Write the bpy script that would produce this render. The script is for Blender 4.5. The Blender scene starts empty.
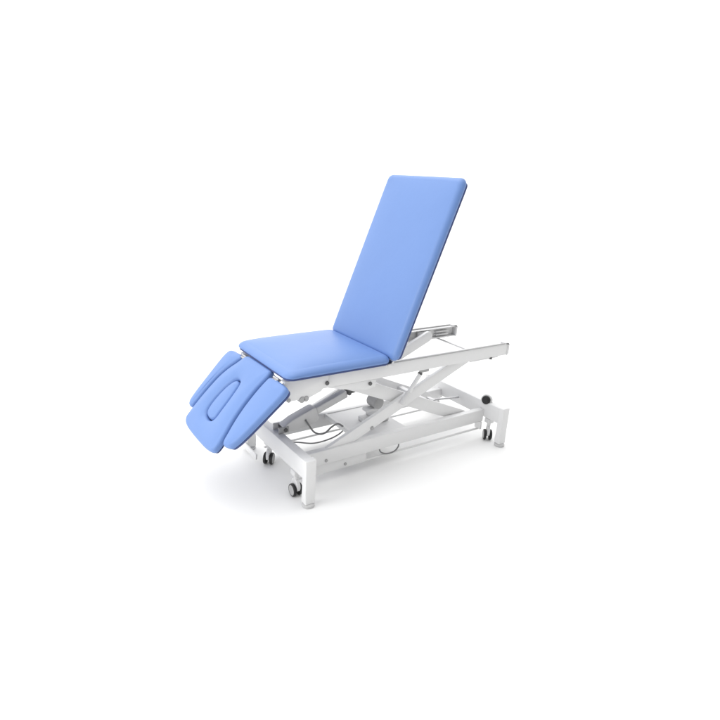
import bpy, bmesh, math, random
from mathutils import Vector, Matrix

S = bpy.context.scene
R = math.radians

# ------------------------------------------------------------------ camera
cam_d = bpy.data.cameras.new("camera")
cam_d.sensor_width = 36.0
cam_d.lens = 36.0 * 554.78 / 720.0
cam_d.clip_start = 0.05
cam_d.clip_end = 300.0
cam = bpy.data.objects.new("camera", cam_d)
S.collection.objects.link(cam)
YAW, PITCH, ROLL = 0.6203, -0.3164, 0.0603
cr_ = Vector((math.cos(YAW), -math.sin(YAW), 0))
cf_ = Vector((math.sin(YAW) * math.cos(PITCH), math.cos(YAW) * math.cos(PITCH), math.sin(PITCH)))
cu_ = cr_.cross(cf_)
r2 = cr_ * math.cos(ROLL) - cu_ * -math.sin(ROLL) * -1
# image axes turned by the roll
r2 = cr_ * math.cos(ROLL) + cu_ * math.sin(ROLL)
u2 = -cr_ * math.sin(ROLL) + cu_ * math.cos(ROLL)
rot = Matrix((r2, u2, -cf_)).transposed()
cam.matrix_world = Matrix.Translation((-1.2151, -2.1155, 1.5527)) @ rot.to_4x4()
S.camera = cam

# ------------------------------------------------------------------ studio light
world = bpy.data.worlds.new("World")
S.world = world
world.use_nodes = True
wn = world.node_tree
wn.nodes.clear()
w_out = wn.nodes.new("ShaderNodeOutputWorld")
w_bg = wn.nodes.new("ShaderNodeBackground")
w_tc = wn.nodes.new("ShaderNodeTexCoord")
w_dot = wn.nodes.new("ShaderNodeVectorMath")
w_dot.operation = 'DOT_PRODUCT'
# bright studio wall behind the couch and overhead, darker room behind the photographer
w_dot.inputs[1].default_value = Vector((0.25, 0.62, 0.74)).normalized()
w_ramp = wn.nodes.new("ShaderNodeMapRange")
w_ramp.inputs['From Min'].default_value = -0.40
w_ramp.inputs['From Max'].default_value = 1.0
w_ramp.inputs['To Min'].default_value = 0.03
w_ramp.inputs['To Max'].default_value = 1.5
wn.links.new(w_tc.outputs['Generated'], w_dot.inputs[0])
wn.links.new(w_dot.outputs['Value'], w_ramp.inputs['Value'])
wn.links.new(w_ramp.outputs['Result'], w_bg.inputs['Strength'])
w_bg.inputs['Color'].default_value = (1, 1, 1, 1)
wn.links.new(w_bg.outputs[0], w_out.inputs['Surface'])


def area(name, loc, target, size, power, col=(1, 1, 1)):
    d = bpy.data.lights.new(name, 'AREA')
    d.shape = 'DISK'
    d.size = size
    d.energy = power
    d.color = col
    o = bpy.data.objects.new(name, d)
    S.collection.objects.link(o)
    o.location = loc
    o.rotation_euler = (Vector(target) - Vector(loc)).to_track_quat('-Z', 'Y').to_euler()
    return o


area("overhead_softbox", (0.3, 0.9, 4.2), (0.6, 0.3, 0.4), 2.6, 22)
area("key_softbox", (-4.4, 0.5, 2.8), (0.5, 0.3, 0.5), 2.2, 56)
area("side_fill", (-3.3, -1.2, 1.2), (0.2, 0.3, 0.1), 1.4, 20)

S.view_settings.view_transform = 'Standard'
S.view_settings.look = 'None'
S.view_settings.gamma = 1.0
S.view_settings.exposure = 0.45
S.cycles.max_bounces = 8


# ------------------------------------------------------------------ materials
def mat(name, col, rough=0.5, metal=0.0, spec=0.5, bump=None, var=0.0, vscale=6.0, coat=0.0):
    m = bpy.data.materials.new(name)
    m.use_nodes = True
    nt = m.node_tree
    b = nt.nodes["Principled BSDF"]
    b.inputs['Base Color'].default_value = (*col, 1)
    b.inputs['Roughness'].default_value = rough
    b.inputs['Metallic'].default_value = metal
    b.inputs['Specular IOR Level'].default_value = spec
    if coat:
        b.inputs['Coat Weight'].default_value = coat
        b.inputs['Coat Roughness'].default_value = 0.15
    tc = nt.nodes.new("ShaderNodeTexCoord")
    if var > 0:
        n = nt.nodes.new("ShaderNodeTexNoise")
        n.inputs['Scale'].default_value = vscale
        n.inputs['Detail'].default_value = 5
        nt.links.new(tc.outputs['Object'], n.inputs['Vector'])
        mx = nt.nodes.new("ShaderNodeMix")
        mx.data_type = 'RGBA'
        mx.inputs[6].default_value = (*[c * (1 - var) for c in col], 1)
        mx.inputs[7].default_value = (*[min(1, c * (1 + var)) for c in col], 1)
        nt.links.new(n.outputs['Fac'], mx.inputs[0])
        nt.links.new(mx.outputs[2], b.inputs['Base Color'])
        rm = nt.nodes.new("ShaderNodeMapRange")
        rm.inputs['To Min'].default_value = max(0.03, rough - 0.08)
        rm.inputs['To Max'].default_value = min(1, rough + 0.08)
        nt.links.new(n.outputs['Fac'], rm.inputs['Value'])
        nt.links.new(rm.outputs['Result'], b.inputs['Roughness'])
    prev = None
    for sc, st, dist in (bump or []):
        n = nt.nodes.new("ShaderNodeTexNoise")
        n.inputs['Scale'].default_value = sc
        n.inputs['Detail'].default_value = 3
        nt.links.new(tc.outputs['Object'], n.inputs['Vector'])
        bp = nt.nodes.new("ShaderNodeBump")
        bp.inputs['Strength'].default_value = st
        bp.inputs['Distance'].default_value = dist
        nt.links.new(n.outputs['Fac'], bp.inputs['Height'])
        if prev:
            nt.links.new(prev.outputs['Normal'], bp.inputs['Normal'])
        prev = bp
    if prev:
        nt.links.new(prev.outputs['Normal'], b.inputs['Normal'])
    return m


M_VINYL = mat("blue_vinyl", (0.151, 0.260, 0.548), 0.42, spec=0.38, var=0.03, vscale=3.0,
              bump=[(420, 0.10, 0.001), (7, 0.22, 0.01)])
M_WHITE = mat("white_powder_coat", (0.77, 0.77, 0.77), 0.38, spec=0.5, var=0.02, vscale=20, bump=[(600, 0.05, 0.0006)])
M_PLASTIC = mat("white_plastic", (0.70, 0.70, 0.70), 0.45, var=0.02)
M_GREY = mat("grey_plastic", (0.40, 0.40, 0.40), 0.5, var=0.05)
M_FOOT = mat("light_grey_foot", (0.56, 0.56, 0.56), 0.5, var=0.03)
M_STEEL = mat("steel", (0.52, 0.52, 0.53), 0.28, metal=0.9, var=0.05, vscale=30)
M_DARK = mat("dark_fastener", (0.10, 0.10, 0.10), 0.4, var=0.1)
M_RUBBER = mat("black_rubber", (0.012, 0.012, 0.013), 0.5, var=0.1)
M_CABLE = mat("grey_cable", (0.21, 0.21, 0.215), 0.45, var=0.05)
M_FLOOR = mat("white_studio_floor", (0.87, 0.87, 0.865), 0.6, spec=0.25, var=0.004, vscale=1.2)
M_EDGE_SHADE = mat("cushion_edge_shade", (0.065, 0.09, 0.22), 0.55, spec=0.25, var=0.05)  # dark navy stands in for the shade along the lower cushion edges


# ------------------------------------------------------------------ mesh helpers
def finish(name, bm, m, parent=None, sharp=35, mods=None):
    me = bpy.data.meshes.new(name)
    bmesh.ops.recalc_face_normals(bm, faces=bm.faces)
    c = Vector((0, 0, 0))
    for v in bm.verts:
        c += v.co
    c /= max(1, len(bm.verts))
    for v in bm.verts:
        v.co -= c
    for f in bm.faces:
        f.smooth = True
    bm.to_mesh(me)
    bm.free()
    me.set_sharp_from_angle(angle=R(sharp))
    me.materials.append(m)
    o = bpy.data.objects.new(name, me)
    S.collection.objects.link(o)
    o.location = c
    if parent is not None:
        o.parent = parent
        off = Vector((0, 0, 0))
        p = parent
        while p is not None:
            off += Vector(p.location)
            p = p.parent
        o.location = c - off
    return o


def join(dst, src):
    me = bpy.data.meshes.new("tmp")
    src.to_mesh(me)
    src.free()
    dst.from_mesh(me)
    bpy.data.meshes.remove(me)


def box(bm, lo, hi, bev=0.004, segs=2):
    t = bmesh.new()
    bmesh.ops.create_cube(t, size=1)
    lo, hi = Vector(lo), Vector(hi)
    for v in t.verts:
        v.co = Vector((lo[i] + (hi[i] - lo[i]) * (v.co[i] + 0.5) for i in range(3)))
    if bev > 0:
        bmesh.ops.bevel(t, geom=list(t.edges), offset=bev, segments=segs, profile=0.5, affect='EDGES')
    join(bm, t)


def prism(bm, pts, y0, y1, bev=0.003, segs=2):
    """outline in x,z pushed along y"""
    t = bmesh.new()
    a = [t.verts.new((x, y0, z)) for x, z in pts]
    b = [t.verts.new((x, y1, z)) for x, z in pts]
    t.faces.new(a)
    t.faces.new(b[::-1])
    n = len(pts)
    for i in range(n):
        t.faces.new((a[i], b[i], b[(i + 1) % n], a[(i + 1) % n]))
    bmesh.ops.recalc_face_normals(t, faces=t.faces)
    if bev > 0:
        es = [e for e in t.edges if e.is_manifold and e.calc_face_angle(0) > 0.6]
        bmesh.ops.bevel(t, geom=es, offset=bev, segments=segs, profile=0.5, affect='EDGES')
    join(bm, t)


def stadium(p, q, hw0, hw1=None, n=10):
    hw1 = hw1 or hw0
    p, q = Vector(p), Vector(q)
    a = math.atan2(q[1] - p[1], q[0] - p[0])
    out = []
    for i in range(n + 1):
        t = a + math.pi / 2 + math.pi * i / n
        out.append((p[0] + hw0 * math.cos(t), p[1] + hw0 * math.sin(t)))
    for i in range(n + 1):
        t = a - math.pi / 2 + math.pi * i / n
        out.append((q[0] + hw1 * math.cos(t), q[1] + hw1 * math.sin(t)))
    return out


def lathe(bm, base, axis, prof, n=28):
    """prof: list of (radius, distance along axis)"""
    base, axis = Vector(base), Vector(axis).normalized()
    e1 = axis.orthogonal().normalized()
    e2 = axis.cross(e1)
    t = bmesh.new()
    rings = []
    for r, d in prof:
        if r <= 1e-6:
            rings.append([t.verts.new(base + axis * d)])
        else:
            rings.append([t.verts.new(base + axis * d + (e1 * math.cos(2 * math.pi * i / n) + e2 * math.sin(2 * math.pi * i / n)) * r) for i in range(n)])
    for A, B in zip(rings, rings[1:]):
        for i in range(n):
            j = (i + 1) % n
            if len(A) == 1 and len(B) == 1:
                continue
            if len(A) == 1:
                t.faces.new((A[0], B[i], B[j]))
            elif len(B) == 1:
                t.faces.new((A[i], B[0], A[j]))
            else:
                t.faces.new((A[i], B[i], B[j], A[j]))
    bmesh.ops.recalc_face_normals(t, faces=t.faces)
    join(bm, t)


def rod(bm, p, q, r, bev=0.0015, n=24):
    p, q = Vector(p), Vector(q)
    L = (q - p).length
    bev = min(bev, r * 0.5, L * 0.4)
    lathe(bm, p, q - p, [(0, 0), (r - bev, 0), (r, bev), (r, L - bev), (r - bev, L), (0, L)], n)


def tube(bm, pts, r, n=10, sub=8):
    """smooth cable through the points"""
    P = [Vector(p) for p in pts]
    P = [2 * P[0] - P[1]] + P + [2 * P[-1] - P[-2]]
    C = []
    for i in range(1, len(P) - 2):
        for k in range(sub):
            s = k / sub
            a, b, c, d = P[i - 1], P[i], P[i + 1], P[i + 2]
            C.append(0.5 * ((2 * b) + (c - a) * s + (2 * a - 5 * b + 4 * c - d) * s * s + (3 * b - a - 3 * c + d) * s ** 3))
    C.append(P[-2])
    t = bmesh.new()
    rings = []
    e = None
    for i, c in enumerate(C):
        d = (C[min(i + 1, len(C) - 1)] - C[max(i - 1, 0)]).normalized()
        if e is None:
            e = d.orthogonal().normalized()
        e = (e - d * e.dot(d)).normalized()
        f = d.cross(e)
        rings.append([t.verts.new(c + (e * math.cos(2 * math.pi * k / n) + f * math.sin(2 * math.pi * k / n)) * r) for k in range(n)])
    for A, B in zip(rings, rings[1:]):
        for i in range(n):
            t.faces.new((A[i], B[i], B[(i + 1) % n], A[(i + 1) % n]))
    t.faces.new(rings[0][::-1])
    t.faces.new(rings[-1])
    join(bm, t)


# ---------- upholstery: a closed outline (u, v) stuffed to a rounded cushion in the frame o, eu, ev, en
def resample(pts, n):
    """closed smooth curve through pts, n points by arc length"""
    P = [Vector(p) for p in pts]
    m = len(P)
    C = []
    for i in range(m):
        a, b, c, d = P[(i - 1) % m], P[i], P[(i + 1) % m], P[(i + 2) % m]
        # centripetal-like damping of overshoot
        t1 = (c - a) * 0.5
        t2 = (d - b) * 0.5
        L = (c - b).length
        if t1.length > L: t1 = t1.normalized() * L
        if t2.length > L: t2 = t2.normalized() * L
        for k in range(16):
            s = k / 16
            h00 = 2 * s ** 3 - 3 * s * s + 1
            h10 = s ** 3 - 2 * s * s + s
            h01 = -2 * s ** 3 + 3 * s * s
            h11 = s ** 3 - s * s
            C.append(b * h00 + t1 * h10 + c * h01 + t2 * h11)
    return arc(C, n)


def arc(C, n):
    L = [0]
    for i in range(len(C)):
        L.append(L[-1] + (C[(i + 1) % len(C)] - C[i]).length)
    out = []
    j = 0
    for k in range(n):
        s = L[-1] * k / n
        while L[j + 1] < s:
            j += 1
        f = (s - L[j]) / max(1e-9, L[j + 1] - L[j])
        out.append(C[j % len(C)].lerp(C[(j + 1) % len(C)], f))
    return out


def rrect(u0, u1, v0, v1, r, n=240):
    C = []
    for cx, cy, a0 in ((u1 - r, v1 - r, 0), (u0 + r, v1 - r, 90), (u0 + r, v0 + r, 180), (u1 - r, v0 + r, 270)):
        for k in range(13):
            a = R(a0 + 90 * k / 12)
            C.append(Vector((cx + r * math.cos(a), cy + r * math.sin(a))))
    return arc(C, n)


def area2(c):
    return 0.5 * sum(c[i].x * c[(i + 1) % len(c)].y - c[(i + 1) % len(c)].x * c[i].y for i in range(len(c)))


def normals2(c):
    n = len(c)
    out = []
    s = 1 if area2(c) > 0 else -1
    for i in range(n):
        d = c[(i + 1) % n] - c[(i - 1) % n]
        out.append(Vector((d.y, -d.x)).normalized() * s)
    # smooth them so that insets do not fold at corners
    for _ in range(3):
        out = [(out[i - 1] + out[i] * 2 + out[(i + 1) % n]).normalized() for i in range(n)]
    return out


def cushion(name, outline, th, er, o, eu, ev, en, parent, bulge=0.008, hole=None, m=None, ei=None, br=0.016,
            dome=False, spine=None, drop=(0, 0), shade_slab=0.010):
    """th is the padding above the added dark slab that imitates edge shade; the slab is a child of its own"""
    ei = ei or er
    o, eu, ev, en = map(Vector, (o, eu, ev, en))
    bm = bmesh.new()
    N = len(outline)
    nr = normals2(outline)
    u0 = min(p.x for p in outline)
    v0 = min(p.y for p in outline)

    def to_spine(p):
        a, b = Vector(spine[0]), Vector(spine[1])
        t = max(0.0, min(1.0, (p - a).dot(b - a) / (b - a).length_squared))
        return a.lerp(b, t)

    def put(p, h):
        k = max(0.0, min(1.0, (h + th) / th))
        h -= k * (drop[0] * math.exp(-max(0, p.x - u0) / 0.07) + drop[1] * math.exp(-max(0, p.y - v0) / 0.05))
        return bm.verts.new(o + eu * p.x + ev * p.y + en * h)

    def ring(pts, h):
        return [put(p, h) for p in pts]

    def inset(d):
        if spine:
            return [p + (to_spine(p) - p).normalized() * d for p in outline]
        return [outline[i] - nr[i] * d for i in range(N)]
    rings = []
    rings.append(ring(inset(br * 1.3), -th))
    for k in range(5):
        a = math.pi / 2 * k / 4
        rings.append(ring(inset(br * (1 - math.sin(a))), -th + br * (1 - math.cos(a))))
    K = 10
    for k in range(K + 1):
        a = math.pi / 2 * k / K
        rings.append(ring(inset(ei * (1 - math.cos(a))), -er + er * math.sin(a) if k else -er))
    top = inset(ei)
    if hole is None:
        c = Vector((0, 0))
        for p in top:
            c += p
        c /= N
        T = 24 if dome else 14
        hu = max(abs(p.x - c.x) for p in top)
        hv = max(abs(p.y - c.y) for p in top)
        f = lambda a, h: 1 - math.exp(-max(0.0, h - abs(a)) / 0.055)
        for k in range(1, T):
            s = k / T
            if dome:
                s = s ** 1.7
                pts = [p.lerp(c, s) for p in top]
                rings.append([put(p, bulge * f(p.x - c.x, hu) * f(p.y - c.y, hv)) for p in pts])
            elif spine:
                pts = [p.lerp(to_spine(p), s * 0.97) for p in top]
                rings.append(ring(pts, bulge * (1 - (1 - s) ** 2.0)))
            else:
                pts = [p.lerp(c, s) for p in top]
                rings.append(ring(pts, bulge * (1 - (1 - s) ** 2.2)))
        for A, B in zip(rings, rings[1:]):
            for i in range(N):
                j = (i + 1) % N
                bm.faces.new((A[i], A[j], B[j], B[i]))
        bm.faces.new(rings[0][::-1])
        if spine:
            bm.faces.new(rings[-1])
        else:
            cv = put(c, bulge if not dome else bulge * f(0, hu) * f(0, hv))
            A = rings[-1]
            for i in range(N):
                bm.faces.new((A[i], A[(i + 1) % N], cv))
    else:
        hn = normals2(hole)
        hr = 0.019
        hout = [hole[i] + hn[i] * hr for i in range(N)]
        T = 10
        for k in range(1, T):
            s = k / T
            rings.append(ring([top[i].lerp(hout[i], s) for i in range(N)], bulge * math.sin(math.pi * s) ** 0.8))
        for k in range(0, 6):
            a = math.pi / 2 * k / 5
            rings.append(ring([hole[i] + hn[i] * hr * (1 - math.sin(a)) for i in range(N)], -hr * 1.5 * (1 - math.cos(a))))
        rings.append(ring(hole, -th + 0.002))
        for A, B in zip(rings, rings[1:]):
            for i in range(N):
                j = (i + 1) % N
                bm.faces.new((A[i], A[j], B[j], B[i]))
        A, B = rings[0], rings[-1]
        for i in range(N):
            j = (i + 1) % N
            bm.faces.new((A[j], A[i], B[i], B[j]))
    ob = finish(name, bm, m or M_VINYL, parent, sharp=60)
    if shade_slab:  # added dark slab: shade under the cushion edge put in as colour
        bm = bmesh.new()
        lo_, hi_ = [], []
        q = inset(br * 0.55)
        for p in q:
            lo_.append(bm.verts.new(o + eu * p.x + ev * p.y + en * (-th - shade_slab)))
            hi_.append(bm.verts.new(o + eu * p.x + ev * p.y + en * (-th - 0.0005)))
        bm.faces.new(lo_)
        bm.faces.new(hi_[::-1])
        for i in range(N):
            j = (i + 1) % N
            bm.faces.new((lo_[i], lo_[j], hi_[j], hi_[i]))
        finish("edge_shade_slab", bm, M_EDGE_SHADE, ob)
    return ob


# ================================================================== setting
bm = bmesh.new()
bmesh.ops.create_grid(bm, x_segments=8, y_segments=8, size=120)
fl = finish("floor", bm, M_FLOOR)
fl["kind"] = "structure"

# ================================================================== the couch
root = bpy.data.objects.new("treatment_couch", None)
S.collection.objects.link(root)
root.location = (0.69, 0.31, 0)
root.empty_display_size = 0.3
root["label"] = "blue padded treatment couch with raised backrest on a white scissor lift base with castors"
root["category"] = "treatment couch"

# ---- base frame -------------------------------------------------------------
YN, YF = 0.10, 0.50           # the two long base rails
Y0, Y1 = -0.056, 0.637        # posts
for sx, x in ((-1, -0.005), (1, 1.374)):
    bm = bmesh.new()
    box(bm, (x - 0.0265, Y0 + 0.012, 0.150), (x + 0.0265, Y1 - 0.012, 0.252), 0.006)
    eb = finish("end_beam", bm, M_WHITE, root)
    for y in (Y0, Y1):
        bm = bmesh.new()
        # one upright from the top of the beam to the floor, flared a little at the foot
        sy = -1 if y == Y0 else 1
        pts = [(-0.021, 0.020), (0.025, 0.020), (0.0185, 0.10), (0.0185, 0.257), (-0.0185, 0.257), (-0.0185, 0.09)]
        t = bmesh.new()
        lo4, hi4 = [], []
        prism(t, [(y + sy * -p, z) for p, z in pts], x - 0.0295, x + 0.0295, 0.005, 3)
        for v in t.verts:
            v.co = Vector((v.co.y, v.co.x, v.co.z))
            if v.co.z < 0.12:
                v.co.x = x + (v.co.x - x) * (0.92 + 0.08 * max(0, (v.co.z - 0.02)) / 0.10)
        join(bm, t)
        post = finish("post", bm, M_WHITE, eb)
        bm = bmesh.new()
        lathe(bm, (x, y, 0.0), (0, 0, 1), [(0, 0), (0.030, 0.0), (0.032, 0.004), (0.031, 0.014), (0.022, 0.020), (0.010, 0.024), (0, 0.024)], 28)
        finish("foot_pad", bm, M_FOOT, post)

for y in (YN, YF):
    bm = bmesh.new()
    box(bm, (0.0205, y - 0.02, 0.118), (1.3485, y + 0.02, 0.200), 0.004)
    br = finish("base_rail", bm, M_WHITE, root)
    bm = bmesh.new()
    rod(bm, (0.02, y, 0.064), (1.36, y, 0.064), 0.0065)
    finish("linkage_rod", bm, M_WHITE, root)

# drive cover plate low on the near side
bm = bmesh.new()
prism(bm, [(0.125, 0.060), (0.43, 0.060), (0.44, 0.072), (0.44, 0.117), (0.12, 0.117), (0.12, 0.066)], YN - 0.012, YN + 0.006, 0.002)
cp = finish("cover_plate", bm, M_WHITE, root)
for bx_, bz_, rr in ((0.174, 0.139, 0.0085), (0.302, 0.083, 0.0085)):
    bm = bmesh.new()
    yb = YN - 0.012 if bz_ < 0.117 else YN - 0.02
    rod(bm, (bx_, yb + 0.001, bz_), (bx_, yb - 0.006, bz_), rr)
    finish("bolt", bm, M_GREY, cp)

# tray between the rails
bm = bmesh.new()
box(bm, (0.40, YN + 0.021, 0.176), (0.74, YF - 0.021, 0.196), 0.004)
box(bm, (0.40, YN + 0.024, 0.196), (0.415, YF - 0.024, 0.204), 0.002)
finish("base_tray", bm, M_WHITE, root)
bm = bmesh.new()
box(bm, (0.60, 0.23, 0.196), (0.70, 0.34, 0.262), 0.010, 3)
box(bm, (0.54, 0.25, 0.1962), (0.598, 0.33, 0.222), 0.006)
cb = finish("control_box", bm, M_PLASTIC, root)

# ---- scissor arms -----------------------------------------------------------
AL, AT = (0.15, 0.150), (1.19, 0.588)
BT, BL = (0.165, 0.600), (1.20, 0.168)
PIV = (0.683, 0.380)


def arm(name, p, q, y, hw, th, bolts):
    bm = bmesh.new()
    prism(bm, stadium(p, q, hw), y - th / 2, y + th / 2, 0.0035)
    o = finish(name, bm, M_WHITE, root)
    for bx_, bz_, r_, m_, s_ in bolts:
        b = bmesh.new()
        yy = y + s_ * th / 2
        lathe(b, (bx_, yy - s_ * 0.001, bz_), (0, s_, 0), [(0, 0), (r_ * 1.5, 0), (r_ * 1.5, 0.003), (r_, 0.0035), (r_, 0.009), (r_ * .8, 0.0105), (0, 0.0105)], 24)
        finish("pivot_bolt", b, m_, o)
    return o


arm("scissor_arm", AL, AT, 0.104, 0.034, 0.024, [(PIV[0], PIV[1], 0.009, M_GREY, -1), (0.469, 0.256, 0.008, M_GREY, -1)])
arm("scissor_arm", BT, BL, 0.136, 0.037, 0.024, [])
arm("scissor_arm", AL, AT, 0.505, 0.034, 0.024, [(PIV[0], PIV[1], 0.009, M_GREY, 1)])
arm("scissor_arm", BT, BL, 0.470, 0.037, 0.024, [])
bm = bmesh.new()
rod(bm, (PIV[0], 0.148, PIV[1]), (PIV[0], 0.458, PIV[1]), 0.016)
finish("pivot_shaft", bm, M_WHITE, root)
for (cx_, cz_) in ((0.43, 0.478), (0.95, 0.278)):
    bm = bmesh.new()
    box(bm, (cx_ - 0.018, 0.148, cz_ - 0.018), (cx_ + 0.018, 0.458, cz_ + 0.018), 0.004)
    finish("cross_tube", bm, M_WHITE, root)

# roller guides where the lower arm ends run on the base rails
for y in (0.104, 0.505):
    for x in (0.15, 1.20):
        pass

# ---- upper frame ------------------------------------------------------------
ZT, ZB = 0.625, 0.553
XL, XR = -0.085, 1.470
for s, y in ((1, 0.070), (-1, 0.570)):
    # C-channel, open towards the middle of the couch
    w, fl_, tk = 0.006, 0.036, 0.006
    bm = bmesh.new()
    ya, yb = sorted((y, y + s * w))
    box(bm, (XL, ya, ZB), (XR, yb, ZT), 0.0015)
    yc, yd = sorted((y + s * w, y + s * fl_))
    box(bm, (XL, yc, ZT - tk), (XR, yd, ZT - 0.0005), 0.0012)
    box(bm, (XL, yc, ZB + 0.0005), (XR, yd, ZB + tk), 0.0012)
    rail = finish("side_rail", bm, M_WHITE, root)
    bm = bmesh.new()
    ya, yb = sorted((y - s * 0.0035, y + s * 0.010))
    box(bm, (0.50, ya, ZT + 0.0003), (XR - 0.03, yb, ZT + 0.006), 0.0012)
    finish("edge_strip", bm, M_GREY, rail)
    bm = bmesh.new()
    ya, yb = sorted((y - s * 0.003, y + s * (fl_ + 0.003)))
    prism(bm, [(XR - 0.028, ZT + 0.0005), (XR - 0.026, ZT + 0.007), (XR + 0.006, ZT + 0.006), (XR + 0.017, ZT - 0.006), (XR + 0.017, ZB + 0.010), (XR + 0.008, ZB - 0.003), (XR + 0.0005, ZB - 0.003), (XR + 0.0005, ZT + 0.0005)], ya, yb, 0.003, 2)
    finish("end_cap", bm, M_PLASTIC, rail)
    # hinge lug under the seat
    bm = bmesh.new()
    ya, yb = sorted((y - s * 0.006, y - s * 0.0005))
    prism(bm, [(-0.085, 0.625), (-0.085, 0.535), (-0.05, 0.52), (0.05, 0.520), (0.12, 0.545), (0.16, 0.60), (0.16, 0.625)], ya, yb, 0.002)
    lug = finish("gusset_plate", bm, M_WHITE, rail)
    for bx_, bz_, r_ in ((-0.060, 0.527, 0.010), (0.012, 0.518, 0.016), (0.035, 0.520, 0.014)):
        b = bmesh.new()
        rod(b, (bx_, y - s * 0.010, bz_), (bx_, y + s * 0.02, bz_), r_)
        finish("roller", b, M_GREY, lug)
    bm = bmesh.new()
    prism(bm, [(0.16, 0.5525), (0.46, 0.5525), (0.46, 0.51), (0.40, 0.50), (0.24, 0.530)], *sorted((y + s * 0.001, y + s * 0.008)), 0.002)
    gp = finish("gusset_plate", bm, M_WHITE, rail)
    for bx_, bz_ in ((0.150, 0.582), (0.420, 0.533)):
        b = bmesh.new()
        y2 = y if bx_ > .2 else y - s * 0.006
        rod(b, (bx_, y2 + s * 0.001, bz_), (bx_, y2 - s * 0.007, bz_), 0.0105)
        finish("bolt", b, M_DARK, gp)
    # slide strip and stop near the raised end
    bm = bmesh.new()
    box(bm, (1.16, y + s * 0.010 - 0.005, ZB - 0.009), (1.40, y + s * 0.010 + 0.005, ZB - 0.0003), 0.002)
    finish("slide_strip", bm, M_PLASTIC, rail)
    bm = bmesh.new()
    rod(bm, (1.335, y - s * 0.003, ZB - 0.006), (1.335, y + s * 0.012, ZB - 0.006), 0.008)
    finish("bolt", bm, M_DARK, rail)
    # runner block inside the channel
    bm = bmesh.new()
    box(bm, (1.14, min(y + s * 0.012, y + s * 0.034), ZB + 0.012), (1.25, max(y + s * 0.012, y + s * 0.034), ZT - 0.012), 0.006)
    box(bm, (1.30, min(y + s * 0.0065, y + s * 0.030), ZB + 0.018), (1.41, max(y + s * 0.0065, y + s * 0.030), ZB + 0.026), 0.002)
    box(bm, (1.30, min(y + s * 0.0065, y + s * 0.030), ZT - 0.032), (1.41, max(y + s * 0.0065, y + s * 0.030), ZT - 0.024), 0.002)
    finish("runner_block", bm, M_PLASTIC, rail)

for x, z, r_ in ((0.03, 0.585, 0.013), (0.515, 0.600, 0.012), (1.338, 0.542, 0.006)):
    bm = bmesh.new()
    rod(bm, (x, 0.0765, z), (x, 0.5635, z), r_)
    finish("cross_tube", bm, M_WHITE if r_ > .007 else M_STEEL, root)

# strut that carries the backrest (near side), with a slim upper rod
bm = bmesh.new()
rod(bm, (0.655, 0.082, 0.365), (0.705, 0.082, 0.432), 0.0155)
st = finish("gas_strut", bm, M_PLASTIC, root)
bm = bmesh.new()
rod(bm, (0.690, 0.082, 0.411), (0.775, 0.082, 0.525), 0.012)
finish("strut_rod", bm, M_WHITE, st)
bm = bmesh.new()
rod(bm, (0.775, 0.071, 0.530), (0.775, 0.094, 0.530), 0.009)
finish("bolt", bm, M_DARK, st)
bm = bmesh.new()
box(bm, (0.772, 0.0755, 0.535), (0.835, 0.090, 0.5525), 0.003)
finish("bracket", bm, M_GREY, st)

# ---- lift actuator ----------------------------------------------------------
A0, A1 = Vector((-0.005, 0.30, 0.252)), Vector((0.43, 0.30, 0.400))
dA = (A1 - A0).normalized()
nA = Vector((-dA.z, 0, dA.x))
bm = bmesh.new()
pp = lambda s, h: (A0.x + dA.x * s + nA.x * h, A0.z + dA.z * s + nA.z * h)
prism(bm, [pp(0.035, -0.022), pp(0.035, 0.022), pp(0.10, 0.034), pp(0.225, 0.036), pp(0.245, 0.028), pp(0.245, -0.040), pp(0.225, -0.052), pp(0.17, -0.050), pp(0.10, -0.034)], 0.268, 0.332, 0.006, 3)
ac = finish("lift_actuator", bm, M_PLASTIC, root)
bm = bmesh.new()
box_pts = [pp(0.246, -0.022), pp(0.246, 0.022), pp(0.452, 0.022), pp(0.452, -0.022)]
prism(bm, box_pts, 0.279, 0.321, 0.006, 3)
finish("actuator_tube", bm, M_PLASTIC, ac)
bm = bmesh.new()
rod(bm, (A1.x + 0.004, 0.27, A1.z + 0.002), (A1.x + 0.004, 0.33, A1.z + 0.002), 0.0125)
box(bm, (A1.x + 0.006, 0.285, A1.z - 0.006), (A1.x + 0.052, 0.315, A1.z + 0.008), 0.003)
finish("clevis", bm, M_DARK, ac)
bm = bmesh.new()
box(bm, (A0.x - 0.004, 0.262, A0.z + 0.0005), (A0.x + 0.055, 0.272, A0.z + 0.034), 0.003)
finish("bracket", bm, M_GREY, ac)
bm = bmesh.new()
box(bm, (A0.x - 0.004, 0.328, A0.z + 0.0005), (A0.x + 0.055, 0.338, A0.z + 0.034), 0.003)
finish("bracket", bm, M_FOOT, ac)
bm = bmesh.new()
rod(bm, (A0.x + 0.035, 0.255, A0.z + 0.018), (A0.x + 0.035, 0.345, A0.z + 0.018), 0.011)
finish("bolt", bm, M_DARK, ac)

# second motor: grey cylinder lying across the tray
bm = bmesh.new()
lathe(bm, (0.592, 0.20, 0.338), (0, 1, 0), [(0, 0), (0.030, 0), (0.036, 0.005), (0.036, 0.075), (0.030, 0.082), (0, 0.082)], 32)
mo = finish("drive_motor", bm, M_GREY, root)
bm = bmesh.new()
box(bm, (0.52, 0.215, 0.288), (0.60, 0.265, 0.306), 0.004)
finish("motor_bracket", bm, M_PLASTIC, mo)
bm = bmesh.new()
rod(bm, (0.60, 0.283, 0.345), (PIV[0] - 0.017, 0.30, PIV[1] - 0.004), 0.012)
finish("motor_shaft", bm, M_STEEL, mo)

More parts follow.
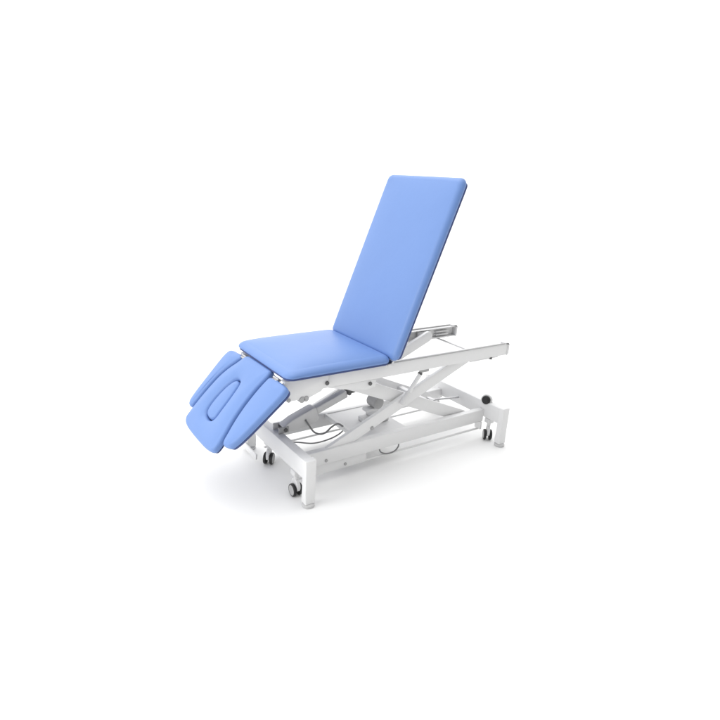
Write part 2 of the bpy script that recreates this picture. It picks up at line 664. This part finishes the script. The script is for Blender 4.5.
# ---- cables -----------------------------------------------------------------
def cable(pts, r, m=M_CABLE):
    bm = bmesh.new()
    tube(bm, pts, r)
    return finish("cable", bm, m, root)


cable([(0.150, 0.266, 0.302), (0.165, 0.255, 0.272), (0.195, 0.25, 0.228), (0.235, 0.25, 0.205), (0.275, 0.255, 0.204), (0.315, 0.26, 0.226), (0.362, 0.27, 0.232), (0.404, 0.28, 0.203)], 0.0052)
cable([(0.06, 0.40, 0.13), (0.16, 0.38, 0.115), (0.25, 0.355, 0.098), (0.33, 0.35, 0.098), (0.41, 0.36, 0.104), (0.46, 0.36, 0.130), (0.48, 0.36, 0.178)], 0.0042)
cable([(0.535, 0.100, 0.118), (0.548, 0.096, 0.088), (0.59, 0.092, 0.070), (0.64, 0.092, 0.072), (0.672, 0.096, 0.092), (0.678, 0.10, 0.1185)], 0.0042)

# ---- castors ----------------------------------------------------------------
def caster(x, y, ang, hub):
    ax = Vector((math.cos(ang), math.sin(ang), 0))
    fw = Vector((-ax.y, ax.x, 0))
    zc = 0.034
    bm = bmesh.new()
    rod(bm, (x, y, 0.094), (x, y, 0.1495), 0.012)
    box(bm, (x - 0.022, y - 0.022, 0.118), (x + 0.022, y + 0.022, 0.1495), 0.005, 3)
    # hood over the wheels
    t = bmesh.new()
    n = 14
    pts = []
    for i in range(n + 1):
        a = R(-10) + R(180) * i / n
        pts.append((math.cos(a) * 0.036, math.sin(a) * 0.038 + 0.024))
    pts += [(-0.030, 0.006), (-0.016, -0.004), (0.012, -0.004), (0.030, 0.004)]
    hw = 0.0075
    a_ = [t.verts.new(Vector((x, y, zc)) + fw * p + Vector((0, 0, 1)) * q - ax * hw) for p, q in pts]
    b_ = [t.verts.new(Vector((x, y, zc)) + fw * p + Vector((0, 0, 1)) * q + ax * hw) for p, q in pts]
    t.faces.new(a_)
    t.faces.new(b_[::-1])
    for i in range(len(pts)):
        j = (i + 1) % len(pts)
        t.faces.new((a_[i], b_[i], b_[j], a_[j]))
    bmesh.ops.recalc_face_normals(t, faces=t.faces)
    join(bm, t)
    c = finish("caster", bm, M_PLASTIC, root)
    for s in (-1, 1):
        bm = bmesh.new()
        base = Vector((x, y, zc)) + ax * s * 0.009
        lathe(bm, base, ax * s, [(0.0, 0), (0.029, 0.0), (0.0335, 0.003), (0.034, 0.008), (0.0335, 0.014), (0.030, 0.017), (0.0285, 0.0175), (0.0285, 0.012), (0, 0.012)], 32)
        w = finish("wheel", bm, M_RUBBER, c)
        bm = bmesh.new()
        lathe(bm, base + ax * s * 0.0118, ax * s, [(0, 0), (0.0282, 0), (0.0272, 0.005), (0.019, 0.0075), (0.013, 0.005), (0.007, 0.0055), (0, 0.0075)], 28)
        finish("hub_cap", bm, hub, w)
    return c


def caster_lever(x, ya, yb, c):
    bm = bmesh.new()
    prism(bm, [(x - 0.006, 0.020), (x + 0.004, 0.020), (x + 0.006, 0.052), (x - 0.004, 0.052)], ya, yb, 0.002)
    finish("lever", bm, M_WHITE, c)



caster(-0.012, 0.062, R(180), M_GREY)
c2 = caster(0.010, 0.42, R(-42), M_GREY)
caster_lever(-0.046, 0.46, 0.655, c2)
caster(1.371, 0.047, R(-38), M_GREY)
caster(1.371, 0.53, R(-20), M_GREY)

# pedal that works the castors, at the near end of the right end beam
pb = Vector((1.362, 0.083, 0.262))
ax = Vector((-0.88, -0.45, 0.25)).normalized()
bm = bmesh.new()
lathe(bm, pb + ax * -0.012, ax, [(0, 0), (0.030, 0), (0.036, 0.004), (0.037, 0.014), (0.033, 0.022), (0.024, 0.024), (0, 0.024)], 32)
box(bm, (1.352, 0.076, 0.2523), (1.40, 0.12, 0.262), 0.003)
pd = finish("brake_pedal", bm, M_PLASTIC, root)
bm = bmesh.new()
lathe(bm, pb + ax * 0.0118, ax, [(0, 0), (0.026, 0), (0.028, 0.004), (0.025, 0.014), (0.015, 0.019), (0, 0.020)], 28)
finish("rubber_cap", bm, M_RUBBER, pd)
# linkage bracket behind the near base rail end
bm = bmesh.new()
box(bm, (1.10, 0.30, 0.2005), (1.13, 0.36, 0.228), 0.004)
rod(bm, (1.12, 0.33, 0.215), (1.338, 0.30, 0.205), 0.007)
finish("linkage_bracket", bm, M_STEEL, root)
bm = bmesh.new()
box(bm, (1.325, 0.075, 0.066), (1.3385, 0.125, 0.1175), 0.003)
finish("linkage_bracket", bm, M_WHITE, root)

# ---- upholstery -------------------------------------------------------------
CY0, CY1 = 0.020, 0.625
# seat
SZ = 0.688
seat = cushion("seat_cushion", rrect(-0.092, 0.520, CY0, CY1, 0.046), 0.043, 0.029, (0, 0, SZ), (1, 0, 0), (0, 1, 0), (0, 0, 1), root, bulge=0.018, ei=0.040, br=0.012, dome=True, drop=(0.015, 0.006), shade_slab=0.008)
# backrest
AB = R(68.6)
du = Vector((math.cos(AB), 0, math.sin(AB)))
dn = Vector((-math.sin(AB), 0, math.cos(AB)))
bo = Vector((0.5258, 0, 0.6464)) + dn * 0.028
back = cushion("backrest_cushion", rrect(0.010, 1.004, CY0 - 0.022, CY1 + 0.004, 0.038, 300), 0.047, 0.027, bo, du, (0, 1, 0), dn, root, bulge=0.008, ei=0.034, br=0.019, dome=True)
for y in (0.125, 0.515):
    bm = bmesh.new()
    t = bmesh.new()
    bmesh.ops.create_cube(t, size=1)
    for v in t.verts:
        v.co = bo + du * (0.26 + v.co.x * 0.56) + Vector((0, y + v.co.y * 0.03, 0)) + dn * (-0.074 + v.co.z * 0.03)
    bmesh.ops.bevel(t, geom=list(t.edges), offset=0.003, segments=2, profile=0.5, affect='EDGES')
    join(bm, t)
    finish("back_bar", bm, M_WHITE, back)

# drop-down end section
AL_ = R(46.5)
lu = Vector((-math.cos(AL_), 0, -math.sin(AL_)))
ln = Vector((-math.sin(AL_), 0, math.cos(AL_)))
lo = Vector((-0.1055, 0, 0.628))
N = 288


def near_far(near, far):
    return near + far[::-1]


cen = [(-0.022, 0.33), (-0.022, 0.22), (-0.019, 0.198), (0.01, 0.194), (0.09, 0.205), (0.164, 0.205), (0.236, 0.197), (0.29, 0.185), (0.342, 0.168), (0.40, 0.152), (0.436, 0.153), (0.452, 0.174), (0.461, 0.228),
       (0.464, 0.33), (0.462, 0.46), (0.454, 0.528), (0.432, 0.565), (0.40, 0.573), (0.33, 0.578), (0.25, 0.577), (0.162, 0.568), (0.095, 0.545), (0.04, 0.512), (0.0, 0.490), (-0.019, 0.462)]
hol = [(0.113, 0.388), (0.117, 0.366), (0.136, 0.350), (0.20, 0.338), (0.28, 0.331), (0.325, 0.328), (0.347, 0.343), (0.354, 0.378), (0.344, 0.424), (0.312, 0.446), (0.25, 0.452), (0.18, 0.442), (0.132, 0.420), (0.117, 0.404)]


def angsort(pts, c, n):
    """resample so that outline and hole run in step around c"""
    C = resample(pts, 2000)
    pol = sorted(((math.atan2(p.y - c[1], p.x - c[0]), p) for p in C), key=lambda t: t[0])
    return pol


oc = resample(cen, N)
hc = Vector((0.25, 0.375))
# match the hole's samples to the outline's by bearing blended with arc length
hr_ = resample(hol, 1200)
if area2(oc) * area2(hr_) < 0:
    hr_ = hr_[::-1]
i0 = min(range(len(oc)), key=lambda i: abs(math.atan2(oc[i].y - hc.y, -(oc[i].x - hc.x))))
oc = oc[i0:] + oc[:i0]
j0 = min(range(len(hr_)), key=lambda i: abs(math.atan2(hr_[i].y - hc.y, -(hr_[i].x - hc.x))))
hr_ = hr_[j0:] + hr_[:j0]
ho = [hr_[int(i * len(hr_) / N) % len(hr_)] for i in range(N)]
hs = cushion("headrest_cushion", oc, 0.036, 0.017, lo, lu, (0, 1, 0), ln, root, bulge=0.006, hole=ho, ei=0.016, br=0.012, shade_slab=0.006)
pl_n = normals2(ho)
pl = [ho[i] - pl_n[i] * 0.0042 for i in range(N)]
cushion("face_hole_plug", pl, 0.032, 0.017, lo + ln * -0.002, lu, (0, 1, 0), ln, hs, bulge=0.003, ei=0.014, spine=((0.15, 0.386), (0.30, 0.388)), shade_slab=0, br=0.006)

nearp = [(0.000, 0.085), (0.002, 0.145), (0.014, 0.174), (0.05, 0.182), (0.10, 0.186), (0.17, 0.185), (0.236, 0.177), (0.29, 0.165), (0.335, 0.151), (0.370, 0.140), (0.389, 0.120), (0.385, 0.092), (0.372, 0.066), (0.335, 0.048), (0.25, 0.028), (0.12, 0.006), (0.04, -0.006), (0.012, 0.002), (0.002, 0.03)]
farp = [(0.002, 0.60), (0.000, 0.535), (0.010, 0.512), (0.040, 0.528), (0.095, 0.562), (0.162, 0.586), (0.25, 0.594), (0.33, 0.592), (0.362, 0.592), (0.376, 0.604), (0.376, 0.632), (0.355, 0.654), (0.30, 0.666), (0.20, 0.674), (0.10, 0.680), (0.045, 0.678), (0.014, 0.662), (0.004, 0.63)]
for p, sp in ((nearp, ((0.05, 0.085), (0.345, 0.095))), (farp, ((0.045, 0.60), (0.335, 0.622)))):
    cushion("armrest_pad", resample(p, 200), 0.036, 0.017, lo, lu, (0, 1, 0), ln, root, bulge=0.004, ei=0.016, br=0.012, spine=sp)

# hinge plates and carrier under the drop-down section
for y in (0.10, 0.54):
    bm = bmesh.new()
    t = bmesh.new()
    bmesh.ops.create_cube(t, size=1)
    for v in t.verts:
        v.co = lo + lu * (0.13 + v.co.x * 0.30) + Vector((0, y + v.co.y * 0.03, 0)) + ln * (-0.056 + v.co.z * 0.018)
    join(bm, t)
    finish("carrier_bar", bm, M_WHITE, hs)
for y in (0.130, 0.505):
    bm = bmesh.new()
    box(bm, (-0.110, y - 0.022, 0.612), (-0.078, y + 0.022, 0.622), 0.003)
    rod(bm, (-0.094, y - 0.026, 0.624), (-0.094, y + 0.026, 0.624), 0.007)
    finish("hinge", bm, M_STEEL, root)
for y in (0.055, 0.590):
    bm = bmesh.new()
    box(bm, (0.505, y - 0.02, 0.6265), (0.548, y + 0.02, 0.640), 0.003)
    rod(bm, (0.532, y - 0.024, 0.644), (0.532, y + 0.024, 0.644), 0.008)
    finish("hinge", bm, M_STEEL, root)
